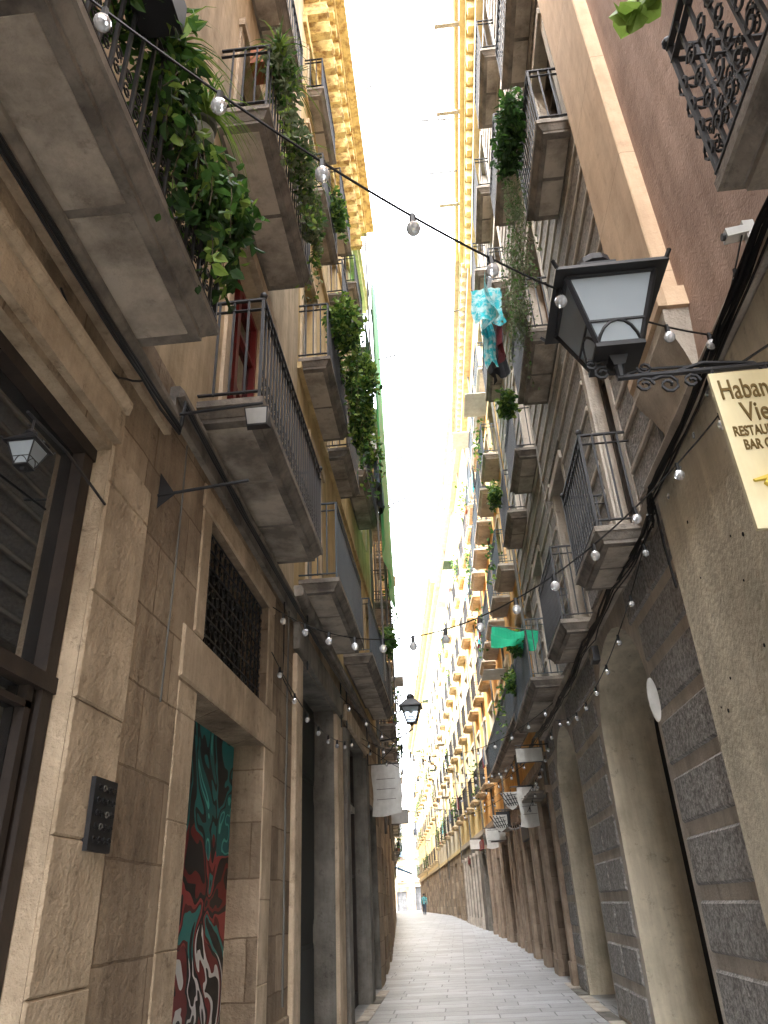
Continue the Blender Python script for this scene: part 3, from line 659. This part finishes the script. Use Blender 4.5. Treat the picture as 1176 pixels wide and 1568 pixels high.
# ================================================================ lanterns
def lantern(name,c,sc,arm):
    mb=MB(name);x,y,z=c
    f=lambda q:q*sc
    mb.frus((x,y),f(.03),f(.05),z,z+f(.05),IRON);mb.frus((x,y),f(.13),f(.13),z+f(.05),z+f(.075),IRON)
    z0=z+f(.075);z1=z+f(.46);a0=f(.115);a1=f(.235)
    cs=[(-1,-1),(1,-1),(1,1),(-1,1)]
    for i in range(4):
        p_,q_=cs[i],cs[(i+1)%4]
        A=V((x+p_[0]*a0,y+p_[1]*a0,z0));B=V((x+q_[0]*a0,y+q_[1]*a0,z0));C=V((x+q_[0]*a1,y+q_[1]*a1,z1));D=V((x+p_[0]*a1,y+p_[1]*a1,z1))
        mb.tube([A,D],f(.016),IRON,4);ce=V((x,y,(z0+z1)/2))
        k=.985
        mb.poly([ce+(v-ce)*k for v in (A,B,C,D)],LGL)
        mb.tube([A.lerp(D,.33),B.lerp(C,.33)],f(.009),IRON,4);mb.tube([A,B],f(.014),IRON,4);mb.tube([D,C],f(.018),IRON,4)
        pts=[]
        for j in range(9):
            t=j/8;b_=A.lerp(B,t);t_=A.lerp(D,.33).lerp(B.lerp(C,.33),t);pts.append(b_.lerp(t_,math.sin(math.pi*t)))
        mb.tube(pts,f(.009),IRON,4)
    mb.frus((x,y),f(.3),f(.29),z1,z1+f(.03),IRON);mb.frus((x,y),f(.285),f(.12),z1+f(.03),z1+f(.2),IRON)
    mb.frus((x,y),f(.1),f(.1),z1+f(.2),z1+f(.24),IRON)
    mb.tube([(x,y,z1+f(.24)),(x,y,z1+f(.26)),(x,y,z1+f(.31)),(x,y,z1+f(.35)),(x,y,z1+f(.37))],[f(.07),f(.11),f(.1),f(.06),f(.01)],IRON,12)
    for s_ in cs: mb.tube([(x+s_[0]*f(.29),y+s_[1]*f(.29),z1+f(.02)),(x+s_[0]*f(.31),y+s_[1]*f(.31),z1+f(.06))],f(.012),IRON,4)
    mb.ball((x,y,z1-f(.1)),f(.05),BULB,8,6)
    mb.tube([(x,y,z1),(x,y,z1-f(.07))],f(.03),PLAST,8)
    arm(mb);return mb.done()
LC=(1.07,3.15,4.06)
def arm1(mb):
    x,y,z=LC
    mb.tube([(x,y,z),(x,y,z-.07)],[.03,.022],IRON,8);mb.tube([(x-.02,y,z-.07),(2.2,y,z-.07)],.017,IRON,6)
    for (cx,cz,rr,ph,fl) in ((1.18,z-.13,.05,0,1),(1.3,z-.14,.06,2,-1),(1.42,z-.13,.045,0,1),(.98,z-.03,.045,1,1),(.93,z+.03,.035,2,-1),(1.2,z-.02,.04,3,1)):
        scroll(mb,lambda a,b:V((cx+a,y,cz+b)),rr,IRON,.009,1.4,ph,fl)
    mb.tube([(1.22,y,z-.1),(1.5,y,z-.02),(1.75,y,z-.05),(2.0,y,z-.35),(2.2,y,z-.6)],.011,IRON,5)
    mb.tube([(x-.1,y,z),(x-.12,y,z+.03),(x-.05,y,z+.05)],.01,IRON,5)
    mb.tube([(1.1,y,z-.05),(1.2,y+.01,z-.02),(1.7,y+.02,z-.03),(2.19,y+.1,z+.3)],.008,CAB,4)
lantern('street_lantern',LC,.98,arm1)
LD=(-.9,20,5.85)
def arm2(mb):
    x,y,z=LD
    mb.tube([(x,y,z),(x,y,z-.12)],.02,IRON,6)
    mb.tube([(x,y,z-.1),(x-.3,y,z-.28),(-1.85,y,z-.35)],.02,IRON,6);mb.tube([(x,y,z+.85),(-1.85,y,z+1.0)],.012,IRON,6);mb.tube([(x,y,z+.85),(x+.25,y,z+1.35)],.01,IRON,5)
    mb.tube([(x-.4,y,z-.28),(-1.5,y,z-.6),(-1.85,y,z-.9)],.012,IRON,6)
lantern('street_lantern',LD,1.05,arm2)
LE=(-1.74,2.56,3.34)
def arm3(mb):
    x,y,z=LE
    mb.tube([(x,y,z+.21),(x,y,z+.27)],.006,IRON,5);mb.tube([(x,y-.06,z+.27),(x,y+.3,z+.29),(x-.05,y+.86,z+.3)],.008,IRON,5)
lantern('lantern_reflection_standin',LE,.26,arm3)  # added lantern and bracket, standing in for a reflection in the shop glass
# ================================================================ signs
def txt(parent,body,x,y,z,size,m,name,sx=1,ex=.002):
    cu=bpy.data.curves.new(name,'FONT');cu.body=body;cu.size=size;cu.extrude=ex;cu.materials.append(MATS[m]);cu.offset=.0015
    o=bpy.data.objects.new(name,cu);bpy.context.collection.objects.link(o);o.location=(x,y,z);o.rotation_euler=(math.pi/2,0,0);o.scale=(sx,1,1);o.parent=parent;return o
E=empty('restaurant_sign')
mb=MB('board');y=3.13
mb.box(W,1.5,2.16,y,y+.025,3.05,3.95,SIGNM)
mb.box(W,1.7,2.15,y-.004,y-.001,3.07,3.22,SIGNY)
mb.tube([(1.6,y-.01,3.27),(1.7,y-.01,3.36),(1.8,y-.01,3.33),(1.9,y-.01,3.38)],[.015,.04,.05,.02],SIGNY,8)
mb.tube([(1.55,y-.006,3.3),(1.66,y-.006,3.32)],[.008,.02],SIGNY,5)
for x in (1.53,1.8,2.1): mb.tube([(x,y+.012,3.95),(x,y+.012,4.0)],.008,IRON,5)
mb.done(E)
txt(E,'Habana',1.525,y-.005,3.78,.17,LETB,'lettering_habana',.56);txt(E,'Vieja',1.60,y-.005,3.64,.16,LETB,'lettering_vieja',.66)
txt(E,'RESTAURANTE',1.53,y-.005,3.555,.08,LETB,'lettering_restaurante',.58);txt(E,'BAR CUBANO',1.56,y-.005,3.475,.08,LETB,'lettering_bar_cubano',.58)
def banner(name,side_x0,x1,y,z0,z1,m=WHT):
    mb=MB(name);T=lambda u,n,z:V((u,y+n,z));cloth(mb,T,side_x0,x1,z0,z1,m,.015,5,8,6);mb.tube([(side_x0-.1,y,z1+.01),(x1+.1,y,z1+.01)],.012,IRON,5)
    for k in range(3):
        z=z1-(z1-z0)*(.3+.2*k);mb.tube([(side_x0+.15*(x1-side_x0),y-.03,z),(side_x0+.8*(x1-side_x0),y-.03,z+.01)],.007,GCAB,4)
    return mb
banner('white_banner',-1.72,-1.08,17,3.35,4.4).done()
banner('white_banner',1.62,2.15,19.3,3.15,4.05).done()
banner('white_banner',1.2,1.65,31,3.4,4.1).done()
for (x,y,z,a,b,m) in ((1.75,16.6,4.35,.28,.14,WHT),(1.6,25.5,3.9,.22,.22,IRON),(1.45,27.6,3.6,.3,.16,WHT),(1.0,38,4.0,.3,.2,WHT),(-1.55,23,3.9,.25,.18,WHT)):
    mb=MB('hanging_shop_sign');mb.box(W,x-a,x+a,y,y+.05,z-b,z+b,m);mb.box(W,x-a-.015,x+a+.015,y+.005,y+.045,z-b-.015,z-b,IRON);mb.box(W,x-a-.015,x+a+.015,y+.005,y+.045,z+b,z+b+.015,IRON)
    s_=1 if x>0 else -1;mb.tube([(x-s_*a,y+.02,z+b+.07),(x+s_*.9,y+.02,z+b+.07)],.014,IRON,5)
    for q in (-.7,.7): mb.tube([(x+q*a,y+.02,z+b),(x+q*a,y+.02,z+b+.07)],.008,IRON,4)
    mb.done()
for (x,y,z) in ((1.55,20.5,3.9),(1.32,22.5,3.55)):
    mb=MB('shield_sign');k=.2
    sh=[(-k,k),(k,k),(k,-.02),(k*.6,-k*.85),(0,-k*1.25),(-k*.6,-k*.85),(-k,-.02)]
    mb.poly([(x+a,y,z+b) for a,b in sh],WHT);mb.poly([(x+a,y+.03,z+b) for a,b in sh],WHT)
    for i in range(len(sh)):
        a=sh[i];b=sh[(i+1)%len(sh)];mb.poly([(x+a[0],y,z+a[1]),(x+b[0],y,z+b[1]),(x+b[0],y+.03,z+b[1]),(x+a[0],y+.03,z+a[1])],IRON)
    for i in range(-2,3): mb.tube([(x+i*.09-.1,y-.005,z+.18 if i<2 else z+.1),(x+i*.06+.05,y-.005,z-.14)],.016,IRON,4)
    for dz in (.1,0,-.1): mb.tube([(x-.15,y-.008,z+dz),(x+.15,y-.008,z+dz+.04)],.011,IRON,4)
    mb.tube([(x,y+.01,z+k),(x,y+.01,z+k+.12),(2.2,y+.01,z+k+.14)],.014,IRON,5);mb.done()
mb=MB('oval_shop_sign')
for yy in (7.5,7.53):
    mb.poly([(2.09+.05*math.cos(t*math.pi/10),yy,3.3+.22*math.sin(t*math.pi/10)) for t in range(20)],WHT)
mb.tube([(2.12,7.51,3.4),(2.2,7.51,3.4)],.01,IRON,4);mb.done()
mb=MB('security_camera')
def TS(x,y,z): return V((2.13+x*.62,3.42+y*.62,5.2+z*.62))
mb.hexa([TS(-.2,-.06,-.02),TS(.02,-.06,.02),TS(.02,.06,.02),TS(-.2,.06,-.02),TS(-.2,-.06,.09),TS(.02,-.06,.12),TS(.02,.06,.12),TS(-.2,.06,.09)],PLAST);mb.tube([TS(-.2,0,.03),TS(-.23,0,.03)],.025,IRON,8)
mb.box(TS,.0,.11,-.04,.04,-.14,.2,PLAST);mb.done()
# ================================================================ cables right
mb=MB('wall_cables')
for i in range(7):
    dx=rng.uniform(0,.04);dz=rng.uniform(-.06,.08)
    run(mb,[(2.01-dx,-1,4.84+dz),(2.01-dx,3,4.8+dz),(2.02-dx,5.9,4.72+dz),(2.07-dx,6.2,4.62+dz),(2.06-dx,8,4.68+dz),(2.06-dx,10.5,4.68+dz),(2.06-dx,13,4.62+dz),(2.0-dx,17,4.75+dz),(1.95-dx,21,4.8+dz)],rng.choice((.009,.011,.014)),CAB,.06,.025)
run(mb,[(2.17,5.72,5.0),(2.17,5.75,9),(2.17,5.78,19)],.02,GCAB,0)
run(mb,[(2.17,11.9,5),(2.17,11.9,9),(2.17,11.9,19)],.03,GCAB,0)
run(mb,[(2.06,6.03,4.7),(2.06,6.04,4.3),(2.07,6.03,3.9)],.012,CAB,0)
mb.done()
mb=MB('junction_box');mb.box(W,1.99,2.08,9.5,9.7,4.3,4.5,IRON);mb.done()
# ================================================================ string lights
def strand(a,b,sag,n,r=.034):
    mb=MB('string_lights');a=V(a);b=V(b)
    f=lambda t:a.lerp(b,t)+V((0,0,-4*sag*t*(1-t)))
    mb.tube([f(i/40) for i in range(41)],.006,CAB,4)
    for i in range(n):
        t=(i+.5)/n;q=f(t);mb.tube([q+V((0,0,.01)),q-V((0,0,.055))],[.014,.018],CAB,6);mb.ball(q-V((0,0,.055+r*.85)),r,BULB,12,9,1.1)
    return mb.done()
strand((-1.3,1.35,4.85),(2.15,4.06,4.95),.42,9)
strand((2.15,4.1,4.55),(-1.75,7.3,4.5),.93,14)
strand((2.1,3.4,5.2),(2.1,5.9,4.7),.15,6)
strand((2.0,6,4.6),(1.9,13,4.3),.5,9,.03)
strand((-1.75,7.3,4.0),(-1.6,13,4.2),.35,8,.03)
for a_ in (((1.9,13,4.6),(-1.7,15,4.6),.6,12),((-1.7,15,4.5),(1.9,18,4.6),.7,12),((1.9,18,4.5),(-1.7,21,4.7),.7,12),((-1.7,12,4.7),(1.8,21,4.9),.7,16),((-1.9,21,4.6),(1.8,26,4.9),.7,12),((1.8,24,4.5),(-2,28,4.9),.6,12),((1.9,13.5,4.3),(1.7,23,4.3),.5,16),((1.9,16,4.0),(1.6,27,4.2),.7,18)): strand(*a_,.03)
# ================================================================ plants
mb=foliage('balcony_ivy_plant',[((-1.4,1.9,5.9),.18,.45,.25),((-1.35,2.6,5.75),.18,.35,.3),((-1.25,3.1,5.7),.2,.35,.3),((-1.2,3.35,5.8),.2,.2,.25),((-1.35,2.4,6.2),.2,.5,.2)],1500,.1,(L1,L1,L2,L2,L3),stems=25)
for _ in range(26): vine(mb,(-1.2+rng.gauss(0,.05),rng.uniform(2.1,3.45),5.75+rng.gauss(0,.1)),rng.uniform(.2,.85),.09,(L1,L1,L2,L3))
blades(mb,(-1.3,2.4,6.15),70,.65,(L2,L3,L3));blades(mb,(-1.3,1.7,6.1),60,.55,(L2,L3));blades(mb,(-1.25,2.9,6.3),50,.5,(L2,L3,L3))
mb.box(TL,1.5,2.1,.5,.72,5.7,5.95,CAB)
mb.done()
mb=foliage('balcony_trailing_plant',[((-1.2,4.7,9.7),.16,.3,.35),((-1.15,5.4,9.4),.14,.45,.4),((-1.15,6.2,9.3),.14,.45,.4)],1300,.09,(L1,L2,L4,L4,L3))
for _ in range(28): vine(mb,(-1.13+rng.gauss(0,.04),rng.uniform(4.5,6.8),9.3+rng.gauss(0,.2)),rng.uniform(.3,.9),.07,(L2,L4,L3))
for y in (4.5,5.0,5.7,6.4): blades(mb,(-1.2,y,9.9+rng.uniform(-.1,.4)),45,.6,(L2,L4,L3))
mb.box(TL,4.6,4.85,.25,.45,9.85,10.1,TERR);mb.done()
mb=foliage('balcony_bush_plant',[((-1.15,9.2,10.2),.3,.5,.4),((-1.0,10.2,9.9),.3,.55,.5),((-1.05,10.8,9.4),.2,.3,.6)],2800,.11,(L1,L2,L3,L3),stems=20)
for _ in range(24): vine(mb,(-1.0+rng.gauss(0,.05),rng.uniform(9.2,11),9.3+rng.gauss(0,.3)),rng.uniform(.4,1.2),.09,(L1,L2,L3))
mb.done()
mb=foliage('balcony_bush_plant',[((-1.2,14.5,11.2),.2,.5,.3),((-1.2,16.2,7),.2,.5,.3),((-1.3,10.0,13.9),.15,.5,.3),((-1.3,15,14),.15,.5,.3)],1300,.13,(L1,L2,L3));mb.done()
mb=foliage('hanging_fern',[((1.62,7.3,10.5),.15,.35,.45),((1.6,7.9,10.0),.14,.35,.5),((1.62,8.6,9.4),.12,.3,.45)],1900,.06,(L4,L4,L2),asp=.25,droop=1)
for _ in range(46): vine(mb,(1.62+rng.gauss(0,.07),rng.uniform(7.2,9.0),10.1+rng.gauss(0,.3)),rng.uniform(.4,1.3),.05,(L4,L4,L2),.03)
mb.done()
mb=foliage('balcony_dark_shrub',[((1.62,6.5,11.2),.18,.25,.45),((1.55,6.9,11.0),.18,.25,.35)],1100,.11,(L1,L1,L2),stems=10);mb.done()
mb=foliage('balcony_shrub',[((1.55,14.0,6.0),.2,.4,.2),((1.6,16.3,5.9),.2,.5,.25),((1.6,15.2,10),.15,.4,.25),((1.5,10.3,9.1),.15,.25,.25)],1300,.11,(L1,L2,L3));mb.done()
mb=foliage('geranium_leaf_plant',[((1.35,2.32,5.85),.05,.06,.04)],12,.16,(L3,L3),asp=1.1);mb.tube([(1.35,2.32,5.87),(1.6,2.0,5.9),(1.7,1.9,5.7)],.006,STEM,4);mb.done()
# ================================================================ laundry
mb=MB('hanging_laundry')
mb.tube([(1.5,8.6,10.5),(1.5,10.6,10.5)],.006,PLAST,4);mb.tube([(1.25,8.6,10.5),(1.25,10.6,10.5)],.006,PLAST,4)
cloth(mb,lambda u,n,z:V((1.25+n,u,z)),8.6,9.6,9.8,10.5,CLT,.1,7);cloth(mb,lambda u,n,z:V((1.42+n,u,z)),9.2,9.7,9.5,10.5,CLR,.06,7)
cloth(mb,lambda u,n,z:V((1.3+n,u,z)),9.7,10.3,9.5,10.5,CLK,.06,8);cloth(mb,lambda u,n,z:V((u,9.1+n,z)),1.0,1.5,9.85,10.6,CLT,.06,7);cloth(mb,lambda u,n,z:V((u,9.9+n,z)),1.2,1.55,9.4,10.4,CLK,.05,7)
cloth(mb,lambda u,n,z:V((u,9.5+n,z)),1.15,1.35,9.3,10.2,CLT,.05,7)
mb.done()
mb=MB('hanging_laundry');T3=lambda u,n,z:V((-1.15+n,u,z))
cloth(mb,T3,14.0,14.6,10.9,11.6,WHT,.08,8);cloth(mb,T3,14.6,15.2,10.5,11.4,CLB,.05,8);cloth(mb,T3,15.3,16.0,10.2,11.35,CLK,.06,8);cloth(mb,T3,16.0,16.5,10.6,11.3,CLB,.05,8);mb.done()
mb=MB('green_tarp')
nu,nv=14,6
def gp(i,j):
    a=i/nu;b=j/nv;return V((1.0+.85*a,13.0+.9*b+.1*a,6.05-.12*a-.1*b+.04*math.sin(9*a+4*b)+.03*math.sin(14*b)))
for i in range(nu):
    for j in range(nv): mb.poly([gp(i,j),gp(i+1,j),gp(i+1,j+1),gp(i,j+1)],CLG)
mb.tube([(.95,13,6.08),(1.9,13.1,5.95)],.012,GCAB,5);mb.tube([(1.6,13.1,5.15),(1.6,13.1,6.9)],.012,GCAB,5)
mb.done()
# ================================================================ roof antennas / gutter
def antenna(a,d,n=5):
    mb=MB('tv_antenna');a=V(a);d=V(d);mb.tube([a,a+d],.02,GCAB,5)
    s_=d.cross(V((0,0,1))).normalized()
    for i in range(n):
        q=a+d*(.4+.6*i/(n-1));mb.tube([q-s_*.25,q+s_*.25],.01,GCAB,4)
    mb.done()
antenna((1.7,9.2,20.1),(-.9,.1,.2));antenna((1.7,12.4,20.1),(-1.0,0,.1));antenna((-1.0,11.5,20.1),(.5,0,.5))
antenna((-1.1,17,16),(.6,.1,.2),4);antenna((-1.1,19.5,14),(.7,.1,.2),4);antenna((-1.2,18,11.5),(.6,.1,.3),3);antenna((1.6,13.6,19.6),(-.8,0,0),3);antenna((1.6,18,18.6),(-1,.2,0),3)
mb=MB('roof_gutter');mb.tube([(1.62,5.7,20.12),(1.62,17.3,20.12)],.07,YEL,8)
for y in (8.6,9.9,12.1,15): mb.box(W,1.1,1.7,y,y+.1,20.0,20.07,BAND)
mb.done()
# ================================================================ person far away
def person2(x,y,h,top,leg,ph=1):
    z=gz(y);E=empty('walking_person');b=V((x,y,z));P=lambda a:V(a)*h+b
    mb=MB('body')
    mb.tube([P((0,0,.5)),P((0,0,.6)),P((0,0,.74)),P((0,0,.81)),P((0,0,.84)),P((0,0,.87))],[.07*h,.075*h,.095*h,.085*h,.035*h,.03*h],top,10)
    for s_,q in((-1,ph),(1,-ph)):
        mb.tube([P((s_*.08,0,.81)),P((s_*.12,.01*q,.78)),P((s_*.14,.02*q,.64)),P((s_*.14,.08*q,.48))],[.04*h,.04*h,.03*h,.018*h],top,8);mb.ball(P((s_*.14,.085*q,.46)),.025*h,SKIN,6,5)
        mb.tube([P((s_*.04,0,.53)),P((s_*.05,.06*q,.3)),P((s_*.05,.09*q-.03,.04))],[.065*h,.045*h,.028*h],leg,8);mb.tube([P((s_*.05,.09*q-.05,.015)),P((s_*.05,.09*q+.07,.015))],.02*h,WOOD,6)
    mb.ball(P((0,0,.93)),.055*h,SKIN,10,8,1.3);mb.ball(P((0,-.01,.955)),.058*h,WOOD,10,8,.95)
    mb.done(E,smooth=True)
person2(-3.1,72,1.65,CLT,CLB)
mb=MB('shop_awning');T4=lambda u,n,z:V((-4.2+n,u,z))
mb.hexa([T4(55,0,3.9),T4(58,0,3.9),T4(58,1.0,3.5),T4(55,1.0,3.5),T4(55,0,4.0),T4(58,0,4.0),T4(58,1.0,3.6),T4(55,1.0,3.6)],AWN);mb.done()
